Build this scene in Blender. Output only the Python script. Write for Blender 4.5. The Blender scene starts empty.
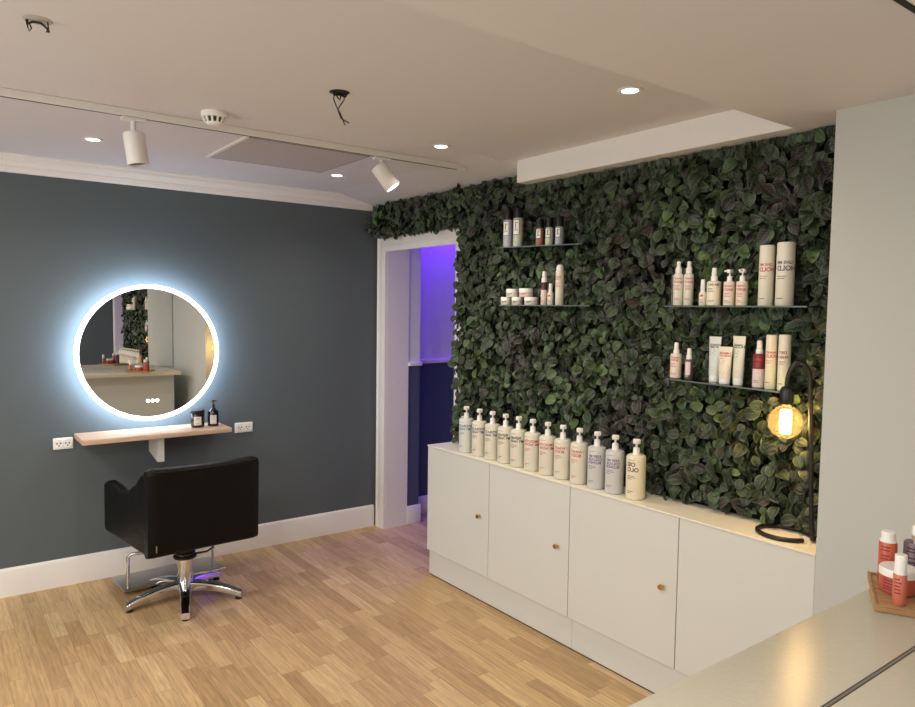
import bpy, bmesh, math, random
from mathutils import Vector, Matrix
random.seed(7)
PI = math.pi
scn = bpy.context.scene
COL = scn.collection
H, L = 2.431, 2.313            # main ceiling, lower ceiling over the worktop and the bulkhead
Y_STEP = -3.212                # where the lower ceiling starts
MIRROR_Y = -4.66

# ------------------------------------------------------------------ materials
def lin(c):
    c = c / 255.0
    return c / 12.92 if c <= 0.04045 else ((c + 0.055) / 1.055) ** 2.4
def rgb(r, g, b): return (lin(r), lin(g), lin(b), 1)

def mat(name, col, rough=0.5, metal=0.0, emit=None, estr=0.0, noise=0.0, nscale=20, bump=0.0, coat=0.0, spec=0.5):
    m = bpy.data.materials.new(name); m.use_nodes = True
    nt = m.node_tree; b = nt.nodes['Principled BSDF']
    b.inputs['Base Color'].default_value = col
    b.inputs['Roughness'].default_value = rough
    b.inputs['Metallic'].default_value = metal
    b.inputs['Specular IOR Level'].default_value = spec
    b.inputs['Coat Weight'].default_value = coat
    if emit:
        b.inputs['Emission Color'].default_value = emit
        b.inputs['Emission Strength'].default_value = estr
    if noise or bump:
        tc = nt.nodes.new('ShaderNodeTexCoord'); n = nt.nodes.new('ShaderNodeTexNoise')
        n.inputs['Scale'].default_value = nscale; n.inputs['Detail'].default_value = 4
        nt.links.new(tc.outputs['Object'], n.inputs['Vector'])
        if noise:
            mx = nt.nodes.new('ShaderNodeMix'); mx.data_type = 'RGBA'
            mx.inputs[6].default_value = tuple(c * (1 - noise) for c in col[:3]) + (1,)
            mx.inputs[7].default_value = tuple(min(1, c * (1 + noise)) for c in col[:3]) + (1,)
            nt.links.new(n.outputs['Fac'], mx.inputs[0]); nt.links.new(mx.outputs[2], b.inputs['Base Color'])
        if bump:
            bp = nt.nodes.new('ShaderNodeBump'); bp.inputs['Strength'].default_value = bump; bp.inputs['Distance'].default_value = 0.002
            nt.links.new(n.outputs['Fac'], bp.inputs['Height']); nt.links.new(bp.outputs['Normal'], b.inputs['Normal'])
    return m

def emat(name, col, strength):
    m = bpy.data.materials.new(name); m.use_nodes = True
    nt = m.node_tree; nt.nodes.clear()
    o = nt.nodes.new('ShaderNodeOutputMaterial'); e = nt.nodes.new('ShaderNodeEmission')
    e.inputs[0].default_value = col; e.inputs[1].default_value = strength
    nt.links.new(e.outputs[0], o.inputs[0]); return m

def thin_glass(name, tint, gloss=0.12, rough=0.02):
    m = bpy.data.materials.new(name); m.use_nodes = True
    nt = m.node_tree; nt.nodes.clear()
    o = nt.nodes.new('ShaderNodeOutputMaterial'); t = nt.nodes.new('ShaderNodeBsdfTransparent')
    g = nt.nodes.new('ShaderNodeBsdfGlossy'); mx = nt.nodes.new('ShaderNodeMixShader')
    fr = nt.nodes.new('ShaderNodeLayerWeight'); fr.inputs[0].default_value = gloss
    t.inputs[0].default_value = tint; g.inputs['Roughness'].default_value = rough
    nt.links.new(fr.outputs['Fresnel'], mx.inputs[0]); nt.links.new(t.outputs[0], mx.inputs[1]); nt.links.new(g.outputs[0], mx.inputs[2])
    nt.links.new(mx.outputs[0], o.inputs[0]); return m

def wood(name, c1, c2, axis_scale, rough=0.45):
    m = bpy.data.materials.new(name); m.use_nodes = True
    nt = m.node_tree; b = nt.nodes['Principled BSDF']; b.inputs['Roughness'].default_value = rough
    tc = nt.nodes.new('ShaderNodeTexCoord'); mp = nt.nodes.new('ShaderNodeMapping'); n = nt.nodes.new('ShaderNodeTexNoise')
    mp.inputs['Scale'].default_value = axis_scale; n.inputs['Scale'].default_value = 1; n.inputs['Detail'].default_value = 6
    n.inputs['Distortion'].default_value = 0.6
    r = nt.nodes.new('ShaderNodeValToRGB'); r.color_ramp.elements[0].color = c1; r.color_ramp.elements[1].color = c2
    r.color_ramp.elements[0].position = .3; r.color_ramp.elements[1].position = .7
    nt.links.new(tc.outputs['Object'], mp.inputs[0]); nt.links.new(mp.outputs[0], n.inputs['Vector'])
    nt.links.new(n.outputs['Fac'], r.inputs[0]); nt.links.new(r.outputs[0], b.inputs['Base Color'])
    return m

def floor_mat():
    m = bpy.data.materials.new('oak_parquet'); m.use_nodes = True
    nt = m.node_tree; b = nt.nodes['Principled BSDF']; N = nt.nodes.new; K = nt.links.new
    def math_(op, a=None, bb=None, c=None):
        n = N('ShaderNodeMath'); n.operation = op
        for i, v in enumerate((a, bb, c)):
            if v is None: continue
            if isinstance(v, (int, float)): n.inputs[i].default_value = v
            else: K(v, n.inputs[i])
        return n.outputs[0]
    tc = N('ShaderNodeTexCoord'); sp = N('ShaderNodeSeparateXYZ'); K(tc.outputs['Object'], sp.inputs[0])
    W = 0.070
    xr = math_('DIVIDE', sp.outputs[0], W); row = math_('FLOOR', xr); xf = math_('FRACT', xr)
    wn = N('ShaderNodeTexWhiteNoise'); wn.noise_dimensions = '1D'; K(row, wn.inputs['W'])
    wn2 = N('ShaderNodeTexWhiteNoise'); wn2.noise_dimensions = '1D'; K(math_('ADD', row, 57.3), wn2.inputs['W'])
    ln = math_('MULTIPLY_ADD', wn2.outputs['Value'], 0.22, 0.36)
    yr = math_('ADD', math_('DIVIDE', sp.outputs[1], ln), math_('MULTIPLY', wn.outputs['Value'], 9.0))
    # uneven stave lengths along a row
    yr = math_('ADD', yr, math_('MULTIPLY', math_('SINE', math_('MULTIPLY', yr, 2.1)), 0.28))
    idx = math_('FLOOR', yr); yf = math_('FRACT', yr)
    cmb = N('ShaderNodeCombineXYZ'); K(row, cmb.inputs[0]); K(idx, cmb.inputs[1])
    pn = N('ShaderNodeTexWhiteNoise'); pn.noise_dimensions = '3D'; K(cmb.outputs[0], pn.inputs['Vector'])
    # grain, shifted from stave to stave
    off = N('ShaderNodeVectorMath'); off.operation = 'MULTIPLY_ADD'
    K(pn.outputs['Color'], off.inputs[0]); off.inputs[1].default_value = (7, 13, 5); K(tc.outputs['Object'], off.inputs[2])
    mp = N('ShaderNodeMapping'); mp.inputs['Scale'].default_value = (70, 4.2, 1); K(off.outputs[0], mp.inputs[0])
    g1 = N('ShaderNodeTexNoise'); g1.inputs['Scale'].default_value = 1; g1.inputs['Detail'].default_value = 6; g1.inputs['Distortion'].default_value = 1.4
    K(mp.outputs[0], g1.inputs['Vector'])
    mp3 = N('ShaderNodeMapping'); mp3.inputs['Scale'].default_value = (30, 2.2, 1); K(off.outputs[0], mp3.inputs[0])
    g3 = N('ShaderNodeTexNoise'); g3.inputs['Scale'].default_value = 1; g3.inputs['Detail'].default_value = 4; g3.inputs['Distortion'].default_value = 3.0
    K(mp3.outputs[0], g3.inputs['Vector'])
    mp2 = N('ShaderNodeMapping'); mp2.inputs['Scale'].default_value = (14, 1.6, 1); K(off.outputs[0], mp2.inputs[0])
    g2 = N('ShaderNodeTexWave'); g2.wave_type = 'BANDS'; g2.bands_direction = 'X'
    g2.inputs['Scale'].default_value = 1.1; g2.inputs['Distortion'].default_value = 9; g2.inputs['Detail'].default_value = 3; g2.inputs['Detail Scale'].default_value = .7
    K(mp2.outputs[0], g2.inputs['Vector'])
    ramp = N('ShaderNodeValToRGB'); cr = ramp.color_ramp
    cr.elements[0].color = rgb(174, 142, 100); cr.elements[1].color = rgb(207, 178, 132)
    e = cr.elements.new(.35); e.color = rgb(188, 156, 112)
    e = cr.elements.new(.7); e.color = rgb(197, 165, 119)
    K(pn.outputs['Value'], ramp.inputs[0])
    gr = math_('ADD', math_('MULTIPLY', g1.outputs['Fac'], .55), math_('ADD', math_('MULTIPLY', g2.outputs['Fac'], .07), math_('MULTIPLY', g3.outputs['Fac'], .85)))
    gf = math_('ADD', gr, 0.25)
    mul = N('ShaderNodeMix'); mul.data_type = 'RGBA'; mul.blend_type = 'MULTIPLY'; mul.inputs[0].default_value = 1
    K(ramp.outputs[0], mul.inputs[6])
    cg = N('ShaderNodeCombineColor'); K(gf, cg.inputs[0]); K(math_('MULTIPLY', gf, .99), cg.inputs[1]); K(math_('MULTIPLY', gf, .97), cg.inputs[2])
    K(cg.outputs[0], mul.inputs[7])
    # knots
    vor = N('ShaderNodeTexVoronoi'); vor.inputs['Scale'].default_value = 2.3; K(tc.outputs['Object'], vor.inputs['Vector'])
    kn = math_('LESS_THAN', vor.outputs['Distance'], 0.018)
    ex = math_('LESS_THAN', math_('MINIMUM', xf, math_('SUBTRACT', 1, xf)), 0.014)
    ey = math_('LESS_THAN', math_('MULTIPLY', math_('MINIMUM', yf, math_('SUBTRACT', 1, yf)), ln), 0.0013)
    seam = math_('MAXIMUM', ex, ey)
    dk = math_('MAXIMUM', math_('MULTIPLY', seam, .45), math_('MULTIPLY', kn, .55))
    mx = N('ShaderNodeMix'); mx.data_type = 'RGBA'; mx.inputs[7].default_value = rgb(70, 44, 26)
    K(dk, mx.inputs[0]); K(mul.outputs[2], mx.inputs[6]); K(mx.outputs[2], b.inputs['Base Color'])
    b.inputs['Roughness'].default_value = .42
    bp = N('ShaderNodeBump'); bp.inputs['Strength'].default_value = .15; bp.inputs['Distance'].default_value = .001
    K(g1.outputs['Fac'], bp.inputs['Height']); K(bp.outputs['Normal'], b.inputs['Normal'])
    return m

def leaf_mat():
    m = bpy.data.materials.new('leaf'); m.use_nodes = True
    nt = m.node_tree; b = nt.nodes['Principled BSDF']; N = nt.nodes.new; K = nt.links.new
    a = N('ShaderNodeAttribute'); a.attribute_name = 'leaf'
    s = N('ShaderNodeSeparateColor'); K(a.outputs['Color'], s.inputs[0])
    r = N('ShaderNodeValToRGB'); cr = r.color_ramp
    cr.elements[0].color = rgb(36, 26, 34); cr.elements[1].color = rgb(88, 112, 62)
    for p, c in ((.10, rgb(48, 36, 44)), (.17, rgb(26, 36, 26)), (.45, rgb(36, 50, 34)), (.75, rgb(56, 76, 46))):
        e = cr.elements.new(p); e.color = c
    K(s.outputs[0], r.inputs[0])
    edge = N('ShaderNodeMix'); edge.data_type = 'RGBA'; edge.blend_type = 'MIX'
    K(r.outputs[0], edge.inputs[6]); edge.inputs[7].default_value = rgb(118, 130, 98)
    pw = N('ShaderNodeMath'); pw.operation = 'POWER'; K(s.outputs[1], pw.inputs[0]); pw.inputs[1].default_value = 7
    mu = N('ShaderNodeMath'); mu.operation = 'MULTIPLY'; K(pw.outputs[0], mu.inputs[0]); mu.inputs[1].default_value = .62
    K(mu.outputs[0], edge.inputs[0])
    # midrib and side veins
    v1 = N('ShaderNodeMath'); v1.operation = 'MULTIPLY_ADD'; K(a.outputs['Alpha'], v1.inputs[0]); v1.inputs[1].default_value = -.30; K(s.outputs[2], v1.inputs[2])
    v2 = N('ShaderNodeMath'); v2.operation = 'MULTIPLY'; K(v1.outputs[0], v2.inputs[0]); v2.inputs[1].default_value = 5.5
    v3 = N('ShaderNodeMath'); v3.operation = 'FRACT'; K(v2.outputs[0], v3.inputs[0])
    v4 = N('ShaderNodeMath'); v4.operation = 'LESS_THAN'; K(v3.outputs[0], v4.inputs[0]); v4.inputs[1].default_value = .16
    v5 = N('ShaderNodeMath'); v5.operation = 'LESS_THAN'; K(a.outputs['Alpha'], v5.inputs[0]); v5.inputs[1].default_value = .07
    v6 = N('ShaderNodeMath'); v6.operation = 'MAXIMUM'; K(v4.outputs[0], v6.inputs[0]); K(v5.outputs[0], v6.inputs[1])
    v7 = N('ShaderNodeMath'); v7.operation = 'MULTIPLY'; K(v6.outputs[0], v7.inputs[0]); v7.inputs[1].default_value = .38
    ve = N('ShaderNodeMix'); ve.data_type = 'RGBA'; K(v7.outputs[0], ve.inputs[0]); K(edge.outputs[2], ve.inputs[6]); ve.inputs[7].default_value = rgb(112, 124, 96)
    K(ve.outputs[2], b.inputs['Base Color'])
    b.inputs['Roughness'].default_value = .48; b.inputs['Specular IOR Level'].default_value = .4
    return m

M = {}
M['ceiling'] = mat('ceiling_paint', rgb(216, 213, 213), .9, bump=.05, nscale=60)
M['trimwhite'] = mat('white_gloss_paint', rgb(238, 234, 228), .4)
M['navy'] = mat('slate_blue_paint', rgb(88, 97, 100), .75, noise=.03, nscale=3, bump=.06)
M['wallwhite'] = mat('grey_white_paint', rgb(194, 195, 189), .8, bump=.04, nscale=80)
M['floor'] = floor_mat()
M['leaf'] = leaf_mat()
M['leafback'] = mat('dark_backing', rgb(16, 20, 15), .9)
M['stem'] = mat('leaf_stem', rgb(60, 52, 44), .8)
M['cab'] = mat('white_gloss_laminate', rgb(214, 215, 209), .22, coat=.15)
M['cabtop'] = mat('cream_top', rgb(232, 225, 205), .4)
M['counter'] = mat('cream_worktop', rgb(204, 198, 180), .27, noise=.015, nscale=120, bump=.25)
M['metal_strip'] = mat('grey_strip', rgb(140, 135, 125), .35, .6)
M['chrome'] = mat('chrome', (.72, .72, .74, 1), .1, 1.0)
M['steel'] = mat('brushed_steel', (.5, .5, .5, 1), .32, 1.0)
M['brass'] = mat('brass', rgb(200, 170, 110), .25, 1.0)
M['leather'] = mat('black_leather', rgb(9, 9, 10), .42, bump=.15, nscale=220, spec=.18)
M['blackplastic'] = mat('black_plastic', rgb(14, 14, 15), .35)
M['blackmetal'] = mat('black_metal', rgb(16, 14, 13), .4)
M['blackglass'] = mat('black_glass', rgb(9, 10, 14), .08, coat=.5)
M['fixture'] = mat('white_fixture', rgb(225, 222, 216), .45)
M['shelfwood'] = wood('pale_oak_board', rgb(194, 162, 134), rgb(216, 186, 158), (4, 40, 40), .5)
M['traywood'] = wood('tray_oak', rgb(150, 112, 74), rgb(184, 146, 100), (60, 8, 60), .5)
M['mirror'] = mat('mirror_silver', (.86, .87, .87, 1), .0, 1.0)
M['ring'] = emat('led_ring', (.93, .96, 1, 1), 6.0)
M['ringback'] = emat('led_backlight', (.60, .77, 1, 1), 26.0)
M['lens'] = emat('lamp_lens', (1, .93, .82, 1), 9.0)
M['filament'] = emat('filament', (1, .70, .32, 1), 26.0)
M['bulbglass'] = thin_glass('amber_bulb_glass', (1, .90, .66, 1), .12)
_nt = M['bulbglass'].node_tree; _o = [n for n in _nt.nodes if n.type == 'OUTPUT_MATERIAL'][0]; _src = _o.inputs[0].links[0].from_socket
_tl = _nt.nodes.new('ShaderNodeBsdfTranslucent'); _tl.inputs[0].default_value = (1, .78, .42, 1)
_mx = _nt.nodes.new('ShaderNodeMixShader'); _mx.inputs[0].default_value = .05
_nt.links.new(_src, _mx.inputs[1]); _nt.links.new(_tl.outputs[0], _mx.inputs[2]); _nt.links.new(_mx.outputs[0], _o.inputs[0])
M['glass'] = thin_glass('shelf_glass', (.55, .66, .60, 1), .3)
M['glassedge'] = mat('polished_glass_edge', rgb(92, 102, 96), .3)
M['clear'] = thin_glass('clear_pack', (.98, .98, .98, 1), .08)
M['hatch'] = mat('hatch_grey', rgb(184, 178, 174), .85)
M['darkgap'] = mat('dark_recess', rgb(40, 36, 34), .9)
M['corridor_white'] = mat('corridor_wall_paint', rgb(228, 226, 230), .8)
M['corridor_blue'] = mat('corridor_lower_paint', rgb(72, 82, 108), .7)
M['bottle'] = mat('ivory_plastic', rgb(226, 220, 202), .35)
M['bottleblue'] = mat('pale_blue_plastic', rgb(216, 219, 212), .35)
M['bottlegrey'] = mat('lilac_grey_plastic', rgb(206, 205, 202), .35)
M['bottleamber'] = mat('warm_cream_plastic', rgb(232, 222, 196), .35)
M['whiteplastic'] = mat('white_plastic', rgb(240, 238, 232), .35)
M['peach'] = mat('peach_plastic', rgb(230, 212, 196), .35)
M['pinkbase'] = mat('pale_pink_plastic', rgb(230, 208, 200), .35)
M['mauve'] = mat('plum_grey_plastic', rgb(104, 82, 88), .35)
M['orange'] = mat('coral_plastic', rgb(196, 92, 66), .35)
M['orange2'] = mat('salmon_plastic', rgb(204, 114, 90), .35)
M['coralred'] = mat('brick_red_plastic', rgb(182, 84, 66), .35)
M['maroon'] = mat('wine_red_sleeve', rgb(120, 30, 38), .35)
M['plum'] = mat('plum_sleeve', rgb(70, 38, 44), .35)
M['lav'] = mat('lavender_sleeve', rgb(178, 177, 190), .4)
M['sage'] = mat('sage_sleeve', rgb(184, 190, 168), .4)
M['rust'] = mat('rust_sleeve', rgb(172, 108, 100), .4)
M['palegreen'] = mat('pale_green_sleeve', rgb(204, 208, 184), .4)
M['inkblue'] = mat('ink_teal', rgb(62, 112, 136), .5)
M['inknavy'] = mat('ink_navy', rgb(52, 62, 88), .5)
M['inkblack'] = mat('ink_black', rgb(38, 34, 40), .5)
M['inkred'] = mat('ink_red', rgb(196, 62, 66), .5)
M['inkpurple'] = mat('ink_purple', rgb(96, 80, 132), .5)
M['inkgreen'] = mat('ink_green', rgb(60, 104, 70), .5)
M['inkgrey'] = mat('ink_grey', rgb(120, 118, 112), .5)
M['inkwine'] = mat('ink_wine', rgb(124, 48, 44), .5)
M['paper'] = mat('paper_label', rgb(222, 214, 206), .7)
M['socket_dark'] = mat('socket_dark', rgb(70, 66, 62), .6)

# ------------------------------------------------------------------ mesh helpers
def add_box(bm, x0, x1, y0, y1, z0, z1, bev=0.0, seg=2):
    vs = [bm.verts.new((x, y, z)) for z in (z0, z1) for x, y in ((x0, y0), (x1, y0), (x1, y1), (x0, y1))]
    fs = [bm.faces.new([vs[i] for i in q]) for q in ((3, 2, 1, 0), (4, 5, 6, 7), (0, 1, 5, 4), (1, 2, 6, 5), (2, 3, 7, 6), (3, 0, 4, 7))]
    if bev:
        es = list({e for f in fs for e in f.edges})
        bmesh.ops.bevel(bm, geom=es, offset=bev, segments=seg, affect='EDGES', profile=.5)

def add_lathe(bm, prof, seg=24, c=(0, 0, 0), sx=1.0, sy=1.0, mat_=None):
    """surface of revolution about z from (radius, z) pairs; closed at ends with radius 0 or capped"""
    rings = []
    for r, z in prof:
        if r < 1e-6: rings.append([bm.verts.new((c[0], c[1], c[2] + z))])
        else: rings.append([bm.verts.new((c[0] + r * sx * math.cos(2 * PI * i / seg), c[1] + r * sy * math.sin(2 * PI * i / seg), c[2] + z)) for i in range(seg)])
    for a, b in zip(rings[:-1], rings[1:]):
        for i in range(seg):
            j = (i + 1) % seg
            if len(a) == 1 and len(b) == 1: continue
            if len(a) == 1: bm.faces.new((a[0], b[j], b[i]))
            elif len(b) == 1: bm.faces.new((a[i], a[j], b[0]))
            else: bm.faces.new((a[i], a[j], b[j], b[i]))
    if len(rings[0]) > 1: bm.faces.new(list(reversed(rings[0])))
    if len(rings[-1]) > 1: bm.faces.new(rings[-1])

def add_loft(bm, rings, cap=True, closed=False):
    R = [[bm.verts.new(p) for p in r] for r in rings]
    n = len(R[0]); pairs = list(zip(R[:-1], R[1:]))
    if closed: pairs.append((R[-1], R[0]))
    for a, b in pairs:
        for i in range(n):
            j = (i + 1) % n
            bm.faces.new((a[i], a[j], b[j], b[i]))
    if cap and not closed:
        bm.faces.new(list(reversed(R[0]))); bm.faces.new(R[-1])

def add_tube(bm, pts, rad, seg=10, closed=False):
    pts = [Vector(p) for p in pts]; n = len(pts)
    rs = rad if isinstance(rad, (list, tuple)) else [rad] * n
    up = None; rings = []
    for i, p in enumerate(pts):
        if closed: t = pts[(i + 1) % n] - pts[i - 1]
        else: t = pts[min(i + 1, n - 1)] - pts[max(i - 1, 0)]
        t.normalize()
        if up is None:
            up = Vector((0, 0, 1)) if abs(t.z) < .9 else Vector((1, 0, 0))
        u = (up - t * up.dot(t)).normalized(); v = t.cross(u); up = u
        rings.append([p + (u * math.cos(2 * PI * k / seg) + v * math.sin(2 * PI * k / seg)) * rs[i] for k in range(seg)])
    add_loft(bm, rings, True, closed)

def rr(w, h, r, n=4):
    """rounded rectangle, counter-clockwise list of (a, b) centred on 0"""
    out = []
    for cx, cy, a0 in ((w / 2 - r, h / 2 - r, 0), (-w / 2 + r, h / 2 - r, PI / 2), (-w / 2 + r, -h / 2 + r, PI), (w / 2 - r, -h / 2 + r, 1.5 * PI)):
        for k in range(n + 1):
            a = a0 + PI / 2 * k / n
            out.append((cx + r * math.cos(a), cy + r * math.sin(a)))
    return out

def obj(name, bm, m, parent=None, smooth=None, angle=35):
    bmesh.ops.recalc_face_normals(bm, faces=bm.faces[:])
    me = bpy.data.meshes.new(name); bm.to_mesh(me); bm.free()
    for mm in (m if isinstance(m, (list, tuple)) else [m]): me.materials.append(mm)
    o = bpy.data.objects.new(name, me); COL.objects.link(o)
    if parent: o.parent = parent
    if smooth is not False:
        for p in me.polygons: p.use_smooth = True
        me.set_sharp_from_angle(angle=math.radians(angle))
    return o

def tag(o, label, cat, group=None):
    o['label'] = label; o['category'] = cat
    if group: o['group'] = group
    return o
def thing(name, label, cat, loc=(0, 0, 0), rotz=0, group=None):
    o = bpy.data.objects.new(name, None); COL.objects.link(o)
    o.empty_display_size = .05
    o.location = loc; o.rotation_euler = (0, 0, rotz)
    return tag(o, label, cat, group)
def struct(name, bm, m, parent=None, **k):
    o = obj(name, bm, m, parent, **k)
    if not parent: o['kind'] = 'structure'
    return o
def bx(*a, **k):
    bm = bmesh.new(); add_box(bm, *a, **k); return bm
def lathe(prof, **k):
    bm = bmesh.new(); add_lathe(bm, prof, **k); return bm
def tube(pts, rad, **k):
    bm = bmesh.new(); add_tube(bm, pts, rad, **k); return bm

def text_mesh(s, size):
    """flat glyph outline polygons of a word, bottom-left at 0,0; returns (verts, faces)"""
    cu = bpy.data.curves.new('glyphs', 'FONT'); cu.body = s; cu.size = size; cu.resolution_u = 3
    cu.offset = size * .022
    t = bpy.data.objects.new('glyphs', cu); COL.objects.link(t)
    dg = bpy.context.evaluated_depsgraph_get(); dg.update()
    me = bpy.data.meshes.new_from_object(t.evaluated_get(dg))
    vs = [(v.co.x, v.co.y) for v in me.vertices]; fs = [tuple(p.vertices) for p in me.polygons]
    bpy.data.objects.remove(t); bpy.data.curves.remove(cu); bpy.data.meshes.remove(me)
    return vs, fs

_txt = {}
def print_bm(lines, radius_at, face, flip=True):
    """printed label: lines = [(kind, text_or_width, size, x_left, z)], wrapped round an upright body.
    radius_at(z) gives the radius, face the direction (angle) the print faces; flip = lettering reads reversed, as in the photo"""
    bm = bmesh.new()
    for kind, s, size, x0, z in lines:
        if kind == 't':
            if (s, size) not in _txt: _txt[(s, size)] = text_mesh(s, size)
            vs, fs = _txt[(s, size)]
            w = max(v[0] for v in vs)
            # refine: long edges are short enough at this size, only the position is bent
            pts = [((w - x if flip else x) + x0, y + z) for x, y in vs]
        else:
            n = 6
            pts = []; fs = []
            for i in range(n + 1):
                pts += [(x0 + s * i / n, z), (x0 + s * i / n, z + size)]
            fs = [(2 * i, 2 * i + 2, 2 * i + 3, 2 * i + 1) for i in range(n)]
        V = []
        for x, zz in pts:
            r = radius_at(zz) + .0005
            a = face + x / r          # seen from outside, +x (viewer's right) is counter-clockwise
            V.append(bm.verts.new((r * math.cos(a), r * math.sin(a), zz)))
        for f in fs:
            try: bm.faces.new([V[i] for i in f])
            except ValueError: pass
    return bm

def plane_print(lines, xform, flip=True):
    bm = bmesh.new()
    for kind, s, size, x0, z in lines:
        if kind == 't':
            vs, fs = text_mesh(s, size); w = max(v[0] for v in vs)
            pts = [((w - x if flip else x) + x0, y + z) for x, y in vs]
        else:
            pts = [(x0, z), (x0 + s, z), (x0 + s, z + size), (x0, z + size)]; fs = [(0, 1, 2, 3)]
        V = [bm.verts.new(xform(x, zz)) for x, zz in pts]
        for f in fs:
            try: bm.faces.new([V[i] for i in f])
            except ValueError: pass
    return bm

# ------------------------------------------------------------------ room shell
XL = -4.6
struct('floor', bx(XL - .1, 3.0, MIRROR_Y - .1, .6, -.06, 0), M['floor'], smooth=False)
bm = bmesh.new()
add_box(bm, XL - .1, .25, Y_STEP, .1, H, H + .1)
add_box(bm, XL - .1, .25, MIRROR_Y - .1, Y_STEP, L, H + .1)
struct('ceiling', bm, M['ceiling'], smooth=False)
struct('trim_1', bx(-.145, 0, Y_STEP, -1.696, L, H), M['trimwhite'], smooth=False)['label'] = 'white boxed bulkhead above the leaf wall'
struct('wall_back', bx(XL - .1, .2, 0, .1, 0, H), M['navy'], smooth=False)
struct('wall_left', bx(XL - .1, XL, MIRROR_Y, 0, 0, H), M['wallwhite'], smooth=False)
struct('wall_front', bx(XL - .1, .2, MIRROR_Y - .1, MIRROR_Y, 0, L), M['wallwhite'], smooth=False)
bm = bmesh.new()
add_box(bm, 0, .19, -.128, 0, 0, H)
add_box(bm, 0, .19, -.985, -.128, 2.083, H)
add_box(bm, 0, .19, -3.420, -.985, 0, H)
struct('wall_right', bm, M['wallwhite'], smooth=False)
struct('wall_partition', bx(-.256, .19, MIRROR_Y, -3.420, 0, L), M['wallwhite'], smooth=False)
# cornice on the back wall
prof = [(0, H), (-.085, H), (-.085, H - .010), (-.072, H - .012), (-.070, H - .030), (-.052, H - .040), (-.040, H - .056), (-.040, H - .064), (-.026, H - .066), (-.022, H - .082), (-.014, H - .090), (0, H - .090)]
bm = bmesh.new(); add_loft(bm, [[(x, y, z) for y, z in prof] for x in (XL, 0)])
struct('trim_2', bm, M['trimwhite'], angle=20)['label'] = 'white moulded cornice along the top of the slate wall'
bm = bmesh.new(); add_loft(bm, [[(0, y, H), (-.42, y, H), (-.36, y, H - .004), (-.02, y, 2.368), (0, y, 2.364)] for y in (-.001, -1.6955)])
struct('trim_5', bm, M['ceiling'], angle=20)['label'] = 'added cove between the ceiling and the leaf wall'  # added slope, kept nearly flat so it shades like the ceiling
prof = [(0, 0), (-.016, 0), (-.016, .135), (-.012, .150), (-.004, .158), (0, .160)]
bm = bmesh.new(); add_loft(bm, [[(x, y, z) for y, z in prof] for x in (XL, -.03)])
struct('baseboard_back', bm, M['trimwhite'], angle=20)
# doorway: architrave and lining
bm = bmesh.new()
def arch_section(w0, w1):   # profile across the moulding: (distance from outer edge, projection)
    return [(0, 0), (0, .026), (.012, .030), (.022, .022), (.050, .020), (.066, .024), (.082, .018), (.100, .016), (.100, 0)]
sec = arch_section(0, 0)
path = [((-.030, 0), (-1, 0)), ((-.030, 2.144), (-1, -1)), ((-1.083, 2.144), (1, -1)), ((-1.083, 0), (1, 0))]
rings = []
for (y, z), (dy, dz) in path:
    rings.append([(-p, y + dy * d, z + dz * d) for d, p in sec])
add_loft(bm, rings)
add_box(bm, 0.0005, .19, -.132, -.128, 0, 2.083)
add_box(bm, 0.0005, .19, -.985, -.981, 0, 2.083)
add_box(bm, 0.0005, .19, -.985, -.128, 2.079, 2.083)
struct('trim_3', bm, M['trimwhite'], angle=20)['label'] = 'white moulded door frame under the leaves'
# corridor beyond the doorway
def cwall(name, x0, x1, y0, y1):
    bm = bmesh.new(); add_box(bm, x0, x1, y0, y1, 1.225, 2.45); add_box(bm, x0, x1, y0, y1, 0, 1.225)
    for f in bm.faces[6:]: f.material_index = 1
    return struct(name, bm, [M['corridor_white'], M['corridor_blue']], smooth=False)
cwall('wall_corridor_stub', .19, .300, -.12, .1)
cwall('wall_corridor_side', .300, .80, .06, .16)
cwall('wall_corridor_far_side', .80, 2.6, .03, .16)
struct('wall_corridor_end', bx(2.5, 2.6, -1.5, .03, 0, 2.45), M['corridor_blue'], smooth=False)
struct('wall_corridor_near', bx(.19, 2.6, -1.6, -1.5, 0, 2.45), M['corridor_blue'], smooth=False)
struct('ceiling_corridor', bx(.19, 2.6, -1.6, .16, 2.45, 2.5), M['corridor_white'], smooth=False)
bm = bmesh.new()
add_box(bm, .19, .308, -.145, -.12, 1.205, 1.235, .004)
add_box(bm, .300, .80, .03, .06, 1.205, 1.235, .004)
add_box(bm, .80, 2.5, .0, .03, 1.205, 1.235, .004)
struct('trim_4', bm, M['trimwhite'])['label'] = 'white dado rail in the violet lit corridor'
bm = bmesh.new()
add_box(bm, .19, .313, -.137, -.12, 0, .14, .003)
add_box(bm, .300, .80, .043, .06, 0, .14, .003)
add_box(bm, .80, 2.5, .013, .03, 0, .14, .003)
struct('baseboard_corridor', bm, M['trimwhite'])

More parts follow.
